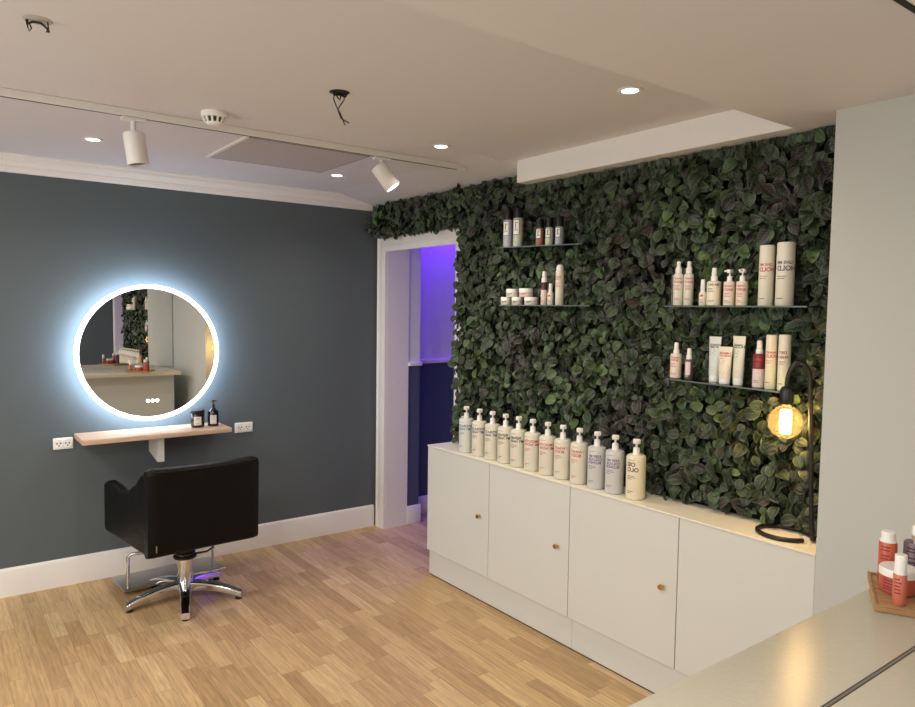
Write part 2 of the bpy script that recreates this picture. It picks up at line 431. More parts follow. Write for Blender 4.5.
# ------------------------------------------------------------------ leaf wall
S = {'TL': (-1.57, -2.19, 1.976, 1.958), 'BL': (-1.58, -2.25, 1.660, 1.660), 'TR': (-2.68, -3.30, 1.660, 1.662), 'BR': (-2.70, -3.265, 1.349, 1.342)}
fw = thing('leaf_wall', 'wall of dark green and purplish artificial leaves around the doorway and glass shelves', 'plant wall', (0, 0, 0))
bm = bmesh.new()
TOPH, TOPL = 2.378, 2.312
add_box(bm, -.012, 0, -1.70, -1.075, .80, TOPH - .03)
add_box(bm, -.012, 0, -1.075, -.010, 2.165, TOPH - .03)
add_box(bm, -.012, 0, -3.419, -1.70, .80, TOPL - .02)
obj('backing_panel', bm, M['leafback'], fw, smooth=False)
bm = bmesh.new()
lay = bm.loops.layers.float_color.new('leaf')
def noise2(y, z):   # slow patches of purple and of pale leaves
    return .5 + .25 * (math.sin(y * 7.1 + 1.3 * math.sin(z * 5.3)) + math.sin(z * 8.7 + 1.9 * math.cos(y * 4.1 + .7)))
def add_leaf(pos, size, nrm, down, tint, cup, aspect):
    """rounded leaf hanging from pos along 'down', facing nrm"""
    n = nrm.normalized(); d = (down - n * down.dot(n)).normalized(); s = n.cross(d)
    ts = (0, .06, .20, .38, .58, .77, .91, 1.0)
    ws = (.03, .40, .80, 1.0, .97, .78, .46, .04)
    rows = []
    for t, w in zip(ts, ws):
        r = []
        for k in (-1, -.55, 0, .55, 1):
            hw = w * size * .5 * aspect * k
            bend = cup * (t - .35) ** 2 * size * 1.2
            fold = abs(k) * w * size * .11 - (1 - abs(k)) * size * .012
            edge = abs(k) if 0 < t < 1 else 1
            edge = max(edge, (t - .8) * 5 if t > .8 else 0)
            r.append((bm.verts.new(pos + d * (t * size) + s * hw + n * (fold - bend)), min(1, edge), t, abs(k)))
        rows.append(r)
    for a, b in zip(rows[:-1], rows[1:]):
        for i in range(4):
            q = (a[i], a[i + 1], b[i + 1], b[i])
            f = bm.faces.new([x[0] for x in q])
            for lp, x in zip(f.loops, q): lp[lay] = (tint, x[1], x[2], x[3])
rnd = random.random
def scatter(y0, y1, z0, z1, n, depth=(.008, .092)):
    for _ in range(n):
        y = y0 + (y1 - y0) * rnd(); z = z0 + (z1 - z0) * rnd()
        q = rnd(); x = -(depth[0] + (depth[1] - depth[0]) * q)
        for y0_, y1_, z0_, z1_ in S.values():     # leaves are pressed back where packs stand
            if y1_ - .06 < y < y0_ + .05 and z0_ - .02 < z < z0_ + .30: x = max(x, -.034)
        size = random.uniform(.044, .068) if rnd() < .7 else random.uniform(.032, .046)
        nrm = Vector((-1, random.gauss(0, .62), random.gauss(.15, .55)))
        dn = Vector((random.gauss(-.15, .3), random.gauss(0, .9), -.8 + random.gauss(0, .6)))
        nz = noise2(y, z)
        t = random.gauss(.40, .22)
        if nz > .84 and rnd() < .6: t = random.uniform(0, .13)
        elif rnd() < .02: t = random.uniform(0, .13)
        elif nz < .3 and rnd() < .25: t = random.uniform(.75, 1)
        t = max(0.0, min(1, t)) if t < .14 else max(.18, min(1, t))
        add_leaf(Vector((x, y, z)), size, nrm, dn, t, random.uniform(.1, .7), random.uniform(.68, .92))
scatter(-3.395, -1.085, .84, TOPL - .01, 7600)
scatter(-1.71, -.05, TOPL - .02, TOPH, 520)
scatter(-1.09, -.05, 2.18, TOPL, 620)
scatter(-.04, -.02, 2.2, TOPH - .02, 14, (.05, .11))
# short upright leaves along the top edge
for _ in range(300):
    add_leaf(Vector((-.03 - .05 * rnd(), random.uniform(-3.405, -1.70), random.uniform(2.266, 2.282))), random.uniform(.030, .042), Vector((-1, random.gauss(0, .4), -.1)), Vector((0, random.gauss(0, .7), 1)), max(.2, random.gauss(.42, .15)), .2, .85)
# leaves hanging over the door frame
for _ in range(60):
    y = random.uniform(-1.05, -.05); add_leaf(Vector((-.05 - .03 * rnd(), y, random.uniform(2.155, 2.2))), random.uniform(.035, .055), Vector((-1, random.gauss(0, .4), .2)), Vector((0, random.gauss(0, .5), -1)), max(.2, random.gauss(.42, .12)), .4, .85)
for _ in range(130):
    z = random.uniform(.86, 2.2); add_leaf(Vector((-.04 - .03 * rnd(), random.choice((random.uniform(-1.10, -1.078), random.uniform(-1.10, -1.05))), z)), random.uniform(.03, .055), Vector((-1, random.gauss(.2, .4), .2)), Vector((0, random.gauss(.2, .5), -1)), max(.2, random.gauss(.42, .14)), .4, .85)
obj('leaves', bm, M['leaf'], fw, angle=80)

# ------------------------------------------------------------------ cabinets
K = [-1.049, -1.641, -2.248, -2.862, -3.4195]
DX = -.256
cab_lab = ['white gloss cabinet nearest the doorway, first of the row', 'white gloss cabinet second from the doorway, gold knob low on its door',
           'white gloss cabinet third from the doorway, widest visible door with a gold knob', 'white gloss cabinet against the white partition, door without a knob']
for i in range(4):
    y0, y1 = K[i], K[i + 1]
    t = thing('cabinet', cab_lab[i], 'cabinet', (0, (y0 + y1) / 2, .158), group='white gloss cabinets')
    hw = abs(y1 - y0) / 2
    obj('body', bx(-.236, -.032, -hw + .0005, hw - .0005, 0, .634), M['cab'], t, smooth=False)
    d = obj('door', bx(DX, -.2375, -hw + (.0018 if i < 3 else .0004), hw - .0018, .0, .640, .0015, 1), M['cab'], t)
    if i < 3:
        kb = lathe([(.005, 0), (.005, .012), (.011, .014), (.0125, .020), (.011, .025), (0, .026)], seg=16)
        bmesh.ops.rotate(kb, verts=kb.verts, cent=(0, 0, 0), matrix=Matrix.Rotation(-PI / 2, 3, 'Y'))
        bmesh.ops.translate(kb, verts=kb.verts, vec=(DX - .0005, -hw + (.072, .072, .066)[i], .333))
        obj('knob', kb, M['brass'], d)['label'] = 'small round gold knob'
tag(obj('worktop_board', bx(-.259, -.032, -3.4195, -1.046, .7985, .806, .0015, 1), M['cabtop']), 'long thin cream top board lying across the white cabinets', 'worktop')
for j, (y0, y1, lb) in enumerate(((-2.266, -1.056, 'long white plinth board under the two cabinets by the doorway'), (-3.4195, -2.268, 'white plinth board under the two cabinets by the partition'))):
    pl = tag(obj('plinth', bx(-.240, -.034, y0, y1, .007, .156), M['cab'], smooth=False), lb, 'plinth', 'plinth boards')
    obj('bottom_shade', bx(-.237, -.036, y0 + .001, y1 - .001, 0, .0068), M['darkgap'], pl, smooth=False)['label'] = 'dark strip standing in for the shadow under the board'  # dark colour stands in for the shadow line below the plinth

# ------------------------------------------------------------------ glass shelves
def shelf(y0, y1, z0, z1, lab):
    """y0 far end, y1 near end; front edge at x=-.165"""
    bm = bmesh.new(); add_box(bm, -.155, -.004, y1, y0, -.003, .003, .001, 1)
    for v in bm.verts:
        v.co.z += z0 + (z1 - z0) * (v.co.y - y0) / (y1 - y0)
    sh = tag(obj('glass_shelf', bm, M['glass']), lab, 'shelf', 'glass shelves on the leaf wall')
    bm = bmesh.new(); add_box(bm, -.1575, -.1552, y1, y0, -.0028, .0028)
    for v in bm.verts: v.co.z += z0 + (z1 - z0) * (v.co.y - y0) / (y1 - y0)
    obj('polished_edge', bm, M['glassedge'], sh, smooth=False)['label'] = 'pale polished front edge'
    return sh
shelf(*S['TL'], 'upper left glass shelf holding dark-capped cans')
shelf(*S['BL'], 'lower left glass shelf holding small stacked jars')
shelf(*S['TR'], 'upper right glass shelf holding two tall cream cans')
shelf(*S['BR'], 'lower right glass shelf holding tubes above the bulb lamp')
def sz(k, y):
    y0, y1, z0, z1 = S[k]; return z0 + (z1 - z0) * (y - y0) / (y1 - y0) + .0035
SX = -.105

# ------------------------------------------------------------------ bottles and packs
FACE = PI + .32      # labels look out from the wall, a little towards the room's front
def rprof(prof):
    def f(z):
        for (r0, z0), (r1, z1) in zip(prof[:-1], prof[1:]):
            if z0 <= z <= z1 and z1 > z0: return r0 + (r1 - r0) * (z - z0) / (z1 - z0)
        return prof[0][0]
    return f

def small_lines(r, z, n, gap=.006, w=None, x0=None):
    return [('b', (w or r) * random.uniform(.7, 1.1), .0018, (x0 if x0 is not None else -.5 * r), z - i * gap) for i in range(n)]

def pump_parts(t, z, s=1.0, yaw=PI, m=None):
    m = m or M['whiteplastic']
    """collar, stem and broad paddle head of a lotion pump"""
    bm = lathe([(.0165 * s, z), (.0150 * s, z + .004 * s), (.0140 * s, z + .027 * s), (.012 * s, z + .030 * s), (.0050 * s, z + .0305 * s), (.0048 * s, z + .052 * s), (0, z + .052 * s)], seg=20)
    p = obj('pump', bm, m, t)
    bm = bmesh.new()
    rings = []
    for u, w, h, zc in ((-.0105, .028, .017, .057), (-.009, .031, .020, .057), (.009, .031, .020, .057), (.0105, .027, .017, .057), (.0115, .013, .011, .059), (.026, .012, .010, .060), (.033, .010, .008, .058)):
        rings.append([(u * s, a * s, z + (zc + b) * s) for a, b in rr(w, h, min(w, h) * .22, 3)])
    add_loft(bm, rings)
    bmesh.ops.rotate(bm, verts=bm.verts, cent=(0, 0, 0), matrix=Matrix.Rotation(yaw, 3, 'Z'))
    obj('pump_head', bm, m, p)

def litre_bottle(y, x, words, ink, body, label, idx):
    t = thing('pump_bottle', label, 'bottle', (x, y, .8063), group='large pump bottles on the cabinets')
    prof = [(.036, 0), (.0405, .003), (.0425, .008), (.0425, .186), (.0405, .193), (.034, .197), (.017, .199)]
    obj('body', lathe(prof, seg=36), body, t)
    pump_parts(t, .199, 1.0, PI + .75)
    rad = rprof(prof)
    ls = []
    z = .150
    for wd in words:
        q = .026 if len(wd) == 3 else .0195 if len(words) < 3 else .0165
        ls.append(('t', wd, q, -.027, z)); z -= q * .9
    ls += [('b', .036, .0020, -.026, z + .003), ('b', .040, .0020, -.026, z - .004), ('b', .022, .0020, -.026, z - .011)]
    ls += [('b', .030, .0022, -.026, .038), ('b', .020, .0016, -.026, .031), ('b', .036, .0016, -.026, .177)]
    pr = obj('label_print', print_bm(ls, rad, FACE), ink, t, smooth=False)
    return t
ink = M
litre = [(-1.345, ('HYDRATE', 'MY HAIR'), 'inkblue', 'bottleblue', 'ivory pump bottle with teal lettering at the doorway end of the bottle row'),
 (-1.467, ('HYDRATE', 'MY HAIR'), 'inknavy', 'bottle', 'ivory pump bottle with navy lettering, second from the doorway'),
 (-1.583, ('HYDRATE', 'MY HAIR'), 'inknavy', 'bottle', 'ivory pump bottle with navy lettering, third from the doorway'),
 (-1.694, ('REPAIR', 'MY HAIR'), 'inkblack', 'bottle', 'ivory pump bottle with black lettering, fourth from the doorway'),
 (-1.800, ('REPAIR', 'MY HAIR'), 'inkblack', 'bottle', 'ivory pump bottle with black lettering, fifth from the doorway beside the red lettered ones'),
 (-1.910, ('SMOOTH', 'ME NOW'), 'inkred', 'bottle', 'pump bottle with pinkish red lettering right after the black lettered bottles'),
 (-2.021, ('SMOOTH', 'ME NOW'), 'inkred', 'bottle', 'pump bottle with pinkish red lettering, sixth bottle from the lamp end of the row'),
 (-2.128, ('I WANT', 'BODY'), 'inkred', 'bottle', 'pump bottle with bold red lettering, fifth bottle from the lamp end of the row'),
 (-2.239, ('I WANT', 'BODY'), 'inkred', 'bottle', 'pump bottle with bold red lettering beside the purple lettered bottles'),
 (-2.352, ('KEEP MY', 'COLOUR', 'BLONDE'), 'inkpurple', 'bottlegrey', 'greyish pump bottle with purple lettering beside the red lettered bottles'),
 (-2.461, ('KEEP MY', 'COLOUR', 'BLONDE'), 'inkpurple', 'bottlegrey', 'greyish pump bottle with purple lettering beside the end cream bottle'),
 (-2.582, ('OEI', 'OLO'), 'inkblack', 'bottleamber', 'warm cream pump bottle with dark lettering at the lamp end of the row')]
for i, (y, w, ik, bd, lb) in enumerate(litre):
    litre_bottle(y, -.19, w, M[ik], M[bd], lb, i)
# slim dark and white bottle behind the row at the doorway end
t = thing('slim_bottle', 'slim white bottle with a dark base behind the first pump bottle', 'bottle', (-.125, -1.225, .8063))
obj('body', lathe([(.014, .0), (.016, .004), (.016, .14), (.010, .155), (.007, .158)], seg=20), M['whiteplastic'], t)
obj('cap', lathe([(.0095, .158), (.0095, .185), (.007, .188), (0, .188)], seg=16), M['whiteplastic'], t)
ob = obj('label', lathe([(.0163, .012), (.0165, .014), (.0165, .06), (.0163, .062)], seg=20), M['blackplastic'], t); ob['label'] = 'dark label'

def place(k, y, x=SX): return (x, y, sz(k, y))

# dark capped cans, upper left shelf
cans = [('TL', -1.585, .0265, .150, .060, 'lav', 'lavender can with a black cap at the far end of the upper left shelf', 'dark capped cans'),
        ('TL', -1.669, .0275, .155, .053, 'sage', 'tall sage green can with a black cap, beside the lavender tall can', 'dark capped cans'),
        ('TL', -1.841, .021, .092, .048, 'rust', 'short rust red can with a black cap on the upper left shelf', 'dark capped cans'),
        ('TL', -1.912, .021, .092, .050, 'palegreen', 'short pale green can with a black cap between the rust and lavender cans', 'dark capped cans'),
        ('TL', -1.985, .0215, .092, .054, 'lav', 'short lavender can with a black cap at the near end of its shelf', 'dark capped cans')]
for k, y, r, hb, hc, mm, lb, g in cans:
    t = thing('spray_can', lb, 'can', place(k, y), group=g)
    prof = [(r * .9, 0), (r, .003), (r, hb - .004), (r * .92, hb)]
    obj('body', lathe(prof, seg=28), M[mm], t)
    obj('cap', lathe([(r * .94, hb), (r * .94, hb + hc - .006), (r * .86, hb + hc), (0, hb + hc)], seg=28), M['blackplastic'], t)['label'] = 'black cap'
    w = r * 1.55; z0 = hb * .42; z1 = hb * .93
    frame = [('b', w, .0022, -w / 2, z0), ('b', w, .0022, -w / 2, z1), ('b', .0022, z1 - z0, -w / 2, z0), ('b', .0022, z1 - z0, w / 2 - .002, z0),
             ('b', w * .5, .003, -w * .2, z0 + (z1 - z0) * .3), ('b', .004, (z1 - z0) * .38, -.002, z0 + (z1 - z0) * .4), ('b', w * .4, .003, -w * .1, z1 - (z1 - z0) * .2)]
    obj('label_panel', print_bm([('b', w, z1 - z0, -w / 2, z0)], lambda z: r + .0002, FACE), M['whiteplastic'], t, smooth=False)['label'] = 'white label panel'
    obj('label_print', print_bm(frame, lambda z: r + .0008, FACE), M['inkblack'], t, smooth=False)

# jars, lower left shelf: three below, two on top
jars = [(-1.582, .032, .042, 'bottle', 'ivory jar at the far end, bottom row of the jar stack', 0),
        (-1.673, .031, .042, 'peach', 'peach jar in the middle of the bottom row of jars', 0),
        (-1.785, .038, .041, 'bottle', 'broad ivory jar at the near end of the bottom row of jars', 0),
        (-1.628, .033, .044, 'bottle', 'ivory jar resting on the two far jars of the stack', .0425),
        (-1.742, .0385, .045, 'pinkbase', 'broad pale pink jar on top of the near jars of the stack', .0425)]
for y, r, h, mm, lb, dz in jars:
    p = place('BL', y); t = thing('jar', lb, 'jar', (p[0], p[1], p[2] + dz), group='stacked jars on the lower left shelf')
    obj('body', lathe([(r * .93, 0), (r * .97, .003), (r * .97, h * .58)], seg=28), M[mm], t)
    obj('lid', lathe([(r, h * .58), (r, h - .003), (r * .95, h), (0, h)], seg=28), M['whiteplastic'], t)
    obj('label_print', print_bm([('b', r * .9, .004, -r * .4, h * .34), ('b', r * .6, .003, -r * .4, h * .2)], lambda z: r * .97, FACE), M['inkblack' if mm != 'pinkbase' else 'inkred'], t, smooth=False)

def spray_top(t, z, s=1.0, cone=True, m=None):
    """collar and finger spray head of a mist bottle"""
    m = m or M['whiteplastic']
    p = obj('spray_collar', lathe([(.012 * s, z), (.012 * s, z + .012 * s), (.010 * s, z + .018 * s), (.007 * s, z + .020 * s)], seg=20), m, t)
    obj('spray_head', lathe([(.0090 * s, z + .020 * s), (.0100 * s, z + .024 * s), (.0085 * s, z + .044 * s), (.006 * s, z + .046 * s), (0, z + .046 * s)], seg=16), m, p)

def mist_bottle(k, y, r, hb, s, bm_, lb, name='spray_bottle', sleeve=None, ikk='inkred', words=None, g=None, base=None, shoulder=.9):
    t = thing(name, lb, 'bottle', place(k, y), group=g)
    if sleeve:
        zs = hb * sleeve[1]
        obj('body', lathe([(r * .9, 0), (r, .003), (r, zs)], seg=28), M[bm_], t)
        obj('sleeve', lathe([(r, zs), (r, hb - .006), (r * shoulder, hb - .001), (.012 * s, hb)], seg=28), M[sleeve[0]], t)['label'] = sleeve[2]
    else:
        obj('body', lathe([(r * .9, 0), (r, .003), (r, hb - .006), (r * shoulder, hb - .001), (.012 * s, hb)], seg=28), M[bm_], t)
    spray_top(t, hb, s)
    ls = []; z = hb * .80
    for wd in (words or []): ls.append(('t', wd, .012, -r * .75, z)); z -= .0105
    ls += small_lines(r, z - .002, 3, x0=-r * .7, w=r) + small_lines(r, hb * .2, 2, x0=-r * .7, w=r)
    obj('label_print', print_bm(ls, lambda q: r, FACE), M[ikk], t, smooth=False)
    return t
mist_bottle('BL', -1.882, .0170, .118, 1.25, 'pinkbase', 'slim mist bottle with a plum shoulder beside the jar stack', sleeve=('plum', .66, 'plum coloured shoulder'))
# small bottle with straight cap
def cap_bottle(k, y, r, hb, hc, bm_, lb, cm='whiteplastic', ikk='inkred', x=SX):
    t = thing('capped_bottle', lb, 'bottle', place(k, y, x))
    obj('body', lathe([(r * .9, 0), (r, .003), (r, hb - .010), (r * .62, hb)], seg=24), M[bm_], t)
    obj('cap', lathe([(r * .62, hb), (r * .62, hb + hc * .25), (r * .66, hb + hc * .28), (r * .56, hb + hc - .003), (r * .5, hb + hc), (0, hb + hc)], seg=20), M[cm], t)
    obj('label_print', print_bm([('b', r * .8, .008, -r * .4, hb * .62)] + small_lines(r, hb * .4, 3, x0=-r * .5, w=r), lambda q: r, FACE), M[ikk], t, smooth=False)
    return t
cap_bottle('BL', -1.930, .0160, .070, .041, 'bottle', 'short ivory bottle between the plum mist bottle and the tall white can')
# tall aerosol with domed cap
t = thing('spray_can', 'tall white can with domed cap and red mark on the lower left shelf', 'can', place('BL', -1.995))
r = .0215
obj('body', lathe([(r * .92, 0), (r, .003), (r, .168), (r * .9, .176)], seg=28), M['bottle'], t)
obj('cap', lathe([(r * .88, .176), (r * .86, .190), (r * .62, .202), (r * .3, .205), (0, .205)], seg=28), M['whiteplastic'], t)
obj('label_print', print_bm([('t', 'BODY', .012, -.018, .138), ('t', 'I WANT', .009, -.018, .128)] + small_lines(r, .11, 4, x0=-.017, w=.03), lambda z: r, FACE), M['inkred'], t, smooth=False)

# upper right shelf
t = thing('gift_pack', 'clear pack holding two white red-lettered bottles, far end of upper right shelf', 'gift pack', place('TR', -2.729, -.095))
t.rotation_euler[2] = .45
obj('clear_box', bx(-.023, .023, -.0445, .0445, 0, .197, .001, 1), M['clear'], t, smooth=False)
for dy, hh in ((.0217, .0), (-.0217, .0)):
    b_ = obj('bottle', lathe([(.0195, .001), (.021, .004), (.021, .128), (.017, .136), (.010, .138)], seg=24, c=(0, dy, 0)), M['bottle'], t)
    tp = lathe([(.0135, .138), (.0135, .156), (.011, .162), (.0085, .166), (.0085, .186), (.006, .189), (0, .189)], seg=20, c=(0, dy, 0))
    obj('spray_top', tp, M['whiteplastic'], b_)
    pb = print_bm([('t', 'BODY', .014, -.016, .096), ('t', 'I WANT', .010, -.016, .112)] + small_lines(.0185, .085, 4, x0=-.014, w=.024) + small_lines(.0185, .03, 2, x0=-.014, w=.024), lambda z: .021, PI)
    bmesh.ops.translate(pb, verts=pb.verts, vec=(0, dy, 0)); obj('label_print', pb, M['inkred'], b_, smooth=False)
cap_bottle('TR', -2.842, .0145, .060, .048, 'bottle', 'tiny white bottle beside the broad pale yellow spray bottle', x=-.120)
mist_bottle('TR', -2.884, .0285, .102, 1.15, 'bottleamber', 'broad pale yellow spray bottle with dark lettering, on the upper right shelf', ikk='inknavy', words=('SEA SALT',), shoulder=.7)
def lotion(k, y, r, hb, s, bm_, lb, words=('I WANT', 'BODY'), yaw=PI):
    t = thing('pump_bottle', lb, 'bottle', place(k, y), group='small peach pump bottles')
    obj('body', lathe([(r * .9, 0), (r, .003), (r, hb - .003), (r * .93, hb), (.011, hb + .001)], seg=28), M[bm_], t)
    pump_parts(t, hb + .001, s, yaw)
    ls = [('t', words[0], .0105, -r * .8, hb * .78), ('t', words[1], .0135, -r * .8, hb * .62)] + small_lines(r, hb * .5, 3, x0=-r * .7, w=r) + small_lines(r, hb * .2, 2, x0=-r * .7, w=r)
    obj('label_print', print_bm(ls, lambda q: r, FACE), M['inkred'], t, smooth=False)
lotion('TR', -2.954, .0225, .096, .72, 'peach', 'peach pump bottle nearer the broad yellow spray bottle', yaw=PI * .5)
lotion('TR', -3.010, .0225, .096, .72, 'peach', 'peach pump bottle nearer the tall cream cans', yaw=PI)
def big_can(k, y, r, h, mm, words, ikk, lb, x=SX, face=FACE):
    t = thing('hairspray_can', lb, 'can', place(k, y, x), group='tall cream cans')
    hb = h * .80
    obj('body', lathe([(r * .94, 0), (r, .003), (r, hb)], seg=36), M[mm], t)
    obj('cap', lathe([(r * .985, hb), (r * .985, h - .006), (r * .93, h), (0, h)], seg=36), M[mm], t)
    s = r * 1.0; ls = []; z = hb * .82
    for wd, q in words: ls.append(('t', wd, s * q, -r * .85, z)); z -= s * .75
    ls += [('b', r * 1.1, .002, -r * .8, z + .002), ('b', r * .9, .002, -r * .8, z - .006), ('b', r * .8, .0025, -r * .8, hb * .14)]
    obj('label_print', print_bm(ls, lambda q: r, face), M[ikk], t, smooth=False)
HW = (('GIVE ME', .5), ('HOLD', .8))
big_can('TR', -3.110, .0280, .231, 'bottle', HW, 'inkred', 'tall cream can with red lettering on the upper right shelf')
big_can('TR', -3.185, .0325, .237, 'bottle', HW, 'inknavy', 'tallest cream can with navy lettering, near the white partition')

# lower right shelf
lotion_like = mist_bottle('BR', -2.712, .0240, .105, 1.05, 'peach', 'peach spray bottle at the far end of the lower right shelf', words=('I WANT', 'BODY'))
t = mist_bottle('BR', -2.777, .0175, .086, 1.0, 'mauve', 'small plum grey mist bottle beside the peach spray bottle', ikk='whiteplastic')
obj('label', print_bm([('b', .022, .055, -.011, .02)], lambda z: .0177, FACE), M['pinkbase'], t, smooth=False)['label'] = 'pale label'
def squeeze_tube(k, y, wbot, wtop, h, mm, lb, words, ikk, x=SX, yaw=0.0, roll=0.0):
    t = thing('squeeze_tube', lb, 'tube', place(k, y, x), yaw, group='squeeze tubes standing on their caps')
    hc = h * .14
    obj('cap', lathe([(wbot * .44, 0), (wbot * .46, .002), (wbot * .46, hc - .002), (wbot * .43, hc)], seg=28, sx=.8), M['whiteplastic'], t)
    bm = bmesh.new(); rings = []; N_ = 9
    for i in range(N_ + 1):
        u = i / N_; z = hc + (h - hc) * u
        w = wbot + (wtop - wbot) * u; dp = max(.0022, wbot * .72 * (1 - u ** 1.5))
        rings.append([(dp / 2 * math.cos(a), w / 2 * math.sin(a), z) for a in [2 * PI * j / 24 for j in range(24)]])
    add_loft(bm, rings); b_ = obj('body', bm, M[mm], t, angle=60)
    def xf(xx, zz):
        u = max(0, min(1, (zz - hc) / (h - hc))); dp = max(.0022, wbot * .72 * (1 - u ** 1.5)); w = wbot + (wtop - wbot) * u
        return (-dp / 2 * math.sqrt(max(0, 1 - (2 * xx / w) ** 2)) - .0007, -xx, zz)
    ls = []; z = h * .80
    for wd, q in words: ls.append(('t', wd, q, -wtop * .36, z)); z -= q * .85
    for i in range(4): ls.append(('b', wbot * random.uniform(.4, .62), .0016, -wtop * .34, z - i * .007))
    ls += [('b', wbot * .5, .0018, -wbot * .34, h * .30), ('b', wbot * .4, .0018, -wbot * .34, h * .25)]
    obj('label_print', plane_print(ls, xf), M[ikk], b_, smooth=False)
squeeze_tube('BR', -2.886, .046, .056, .187, 'bottleblue', 'pale blue white tube with navy lettering, farthest of the three tubes', (('HYDRATE', .0105), ('MY HAIR', .0105)), 'inknavy', x=-.085)
squeeze_tube('BR', -2.955, .048, .064, .150, 'bottleamber', 'shortest cream tube with red lettering, in front of the other tubes', (('3 MINUTE', .0115), ('RINSE OUT', .010)), 'inkred', x=-.118)
squeeze_tube('BR', -3.004, .044, .055, .195, 'bottle', 'cream tube with green lettering, nearest of the three tubes', (('I WANT', .0105), ('HOLD', .017)), 'inkgreen', x=-.1)
mist_bottle('BR', -3.094, .0225, .132, 1.1, 'pinkbase', 'mist bottle with red upper half and pink lower half', sleeve=('maroon', .55, 'wine red upper half'), words=('SHINE',))
big_can('BR', -3.143, .0205, .207, 'bottleamber', (('I WANT', .6), ('HOLD', .8)), 'inkred', 'tall cream can with coral lettering on the lower right shelf')
big_can('BR', -3.195, .0220, .210, 'bottle', (('DRY', .7), ('FINISH', .6)), 'inkwine', 'tall cream can with dark red lettering behind the hooked lamp')

# ------------------------------------------------------------------ hooked bulb lamp
BX, BY = -.192, -3.257
t = thing('table_lamp', 'black hooked tube lamp with a glowing round amber bulb on the cabinet top', 'lamp', (BX, BY, .8063))
px_, py_ = .046, -.092
ring = []
cx, cy, rx = .050, .016, .098
for i in range(24):
    a = math.radians(250 - 262 * i / 23)     # from the free end, round the far side, back to the pole
    ring.append((cx + .083 * math.cos(a), cy + .094 * math.sin(a), .0085))
ring += [(.122, -.030, .0085), (.102, -.063, .0085), (.072, -.086, .0085), (.050, -.092, .014), (px_, py_, .034)]
pole = [(px_, py_ + .030 * z / .565, z) for z in (.06, .2, .35, .5, .565)]
hook = []
for i in range(1, 13):
    a = PI * i / 12
    u = .5 - .5 * math.cos(a)
    hook.append((px_ * (1 - u), (py_ + .030) * (1 - u), .572 + .082 * math.sin(a)))
pts = ring + pole + hook + [(0, 0, .56)]
obj('stand', tube(pts, .0085, seg=12), M['blackmetal'], t, angle=60)
obj('socket', lathe([(.006, .568), (.018, .562), (.0245, .548), (.0245, .508), (.022, .500)], seg=24), M['blackplastic'], t)
g = [(.016, .502), (.017, .492)]
for i in range(15):
    a = math.radians(68 - 158 * i / 14)
    g.append((max(0, .061 * math.cos(a)), .434 + .061 * math.sin(a)))
gb = obj('bulb', lathe(list(reversed(g)), seg=32), M['bulbglass'], t, angle=80); gb['label'] = 'round amber glass bulb'
fb = bmesh.new()
for i in range(8):
    a = 2 * PI * i / 8
    add_tube(fb, [(.014 * math.cos(a), .014 * math.sin(a), .392), (.0165 * math.cos(a), .0165 * math.sin(a), .43), (.0145 * math.cos(a), .0145 * math.sin(a), .478)], .0046, seg=6)
obj('filament', fb, M['filament'], gb)['label'] = 'glowing filament'

# ------------------------------------------------------------------ round lit mirror
MC = (-1.621, 0, 1.3475)
t = thing('round_mirror', 'round mirror with a glowing white rim on the slate wall', 'mirror', MC)
def disc_ring(bm, r0, r1, y0, y1, seg=96):
    prof = [(r0, y0), (r1, y0), (r1, y1), (r0, y1)]
    rings = [[(r * math.cos(a), y, r * math.sin(a)) for r, y in prof] for a in [2 * PI * i / seg for i in range(seg)]]
    add_loft(bm, rings, closed=True)
def disc(bm, r, y0, y1, seg=96):
    add_loft(bm, [[(r * math.cos(2 * PI * i / seg), y, r * math.sin(2 * PI * i / seg)) for i in range(seg)] for y in (y0, y1)])
bm = bmesh.new(); disc(bm, .3835, -.0925, -.0865); obj('mirror_glass', bm, M['mirror'], t, angle=30).rotation_euler[0] = -.0075   # the glass leans back by a hair
bm = bmesh.new(); disc_ring(bm, .3840, .4070, -.095, -.086); obj('light_ring', bm, M['ring'], t, angle=30)['label'] = 'glowing white rim'
bm = bmesh.new(); disc(bm, .366, -.082, -.001); obj('mirror_back', bm, M['fixture'], t, angle=30)
bm = bmesh.new(); disc_ring(bm, .374, .4045, -.085, -.060); obj('backlight', bm, M['ringback'], t, angle=30)
for dx in (-.026, 0, .026):
    bm = bmesh.new(); disc_ring(bm, .005, .0095, -.0975, -.0965, 20)
    bmesh.ops.translate(bm, verts=bm.verts, vec=(dx + .008, 0, -.288)); obj('touch_button', bm, M['lens'], t, smooth=False)

# ------------------------------------------------------------------ styling shelf, bracket, goods on it
t = thing('wall_shelf', 'pale oak styling shelf on the slate wall under the round mirror', 'shelf', (-1.61, 0, .857))
obj('board', bx(-.414, .414, -.280, -.001, 0, .028, .003, 2), M['shelfwood'], t)
bm = bmesh.new()
add_loft(bm, [[(x, -.002, -.001), (x, -.215, -.001), (x, -.215, -.150), (x, -.19, -.150), (x, -.002, -.118)] for x in (-.006, .030)])
obj('bracket', bm, M['fixture'], t)['label'] = 'white metal bracket'
t = thing('candle_jar', 'black glass jar with a pale label on the wall shelf', 'jar', (-1.364, -.145, .8855))
obj('body', lathe([(.033, 0), (.039, .003), (.041, .010), (.041, .080), (.039, .084)], seg=32), M['blackglass'], t)
obj('lid', lathe([(.040, .084), (.042, .088), (.042, .102), (.039, .106), (0, .106)], seg=32), M['blackplastic'], t)
FS = -PI / 2 - .28
obj('label', print_bm([('b', .046, .052, -.023, .016)], lambda z: .0412, FS), M['paper'], t, smooth=False)['label'] = 'pale paper label'
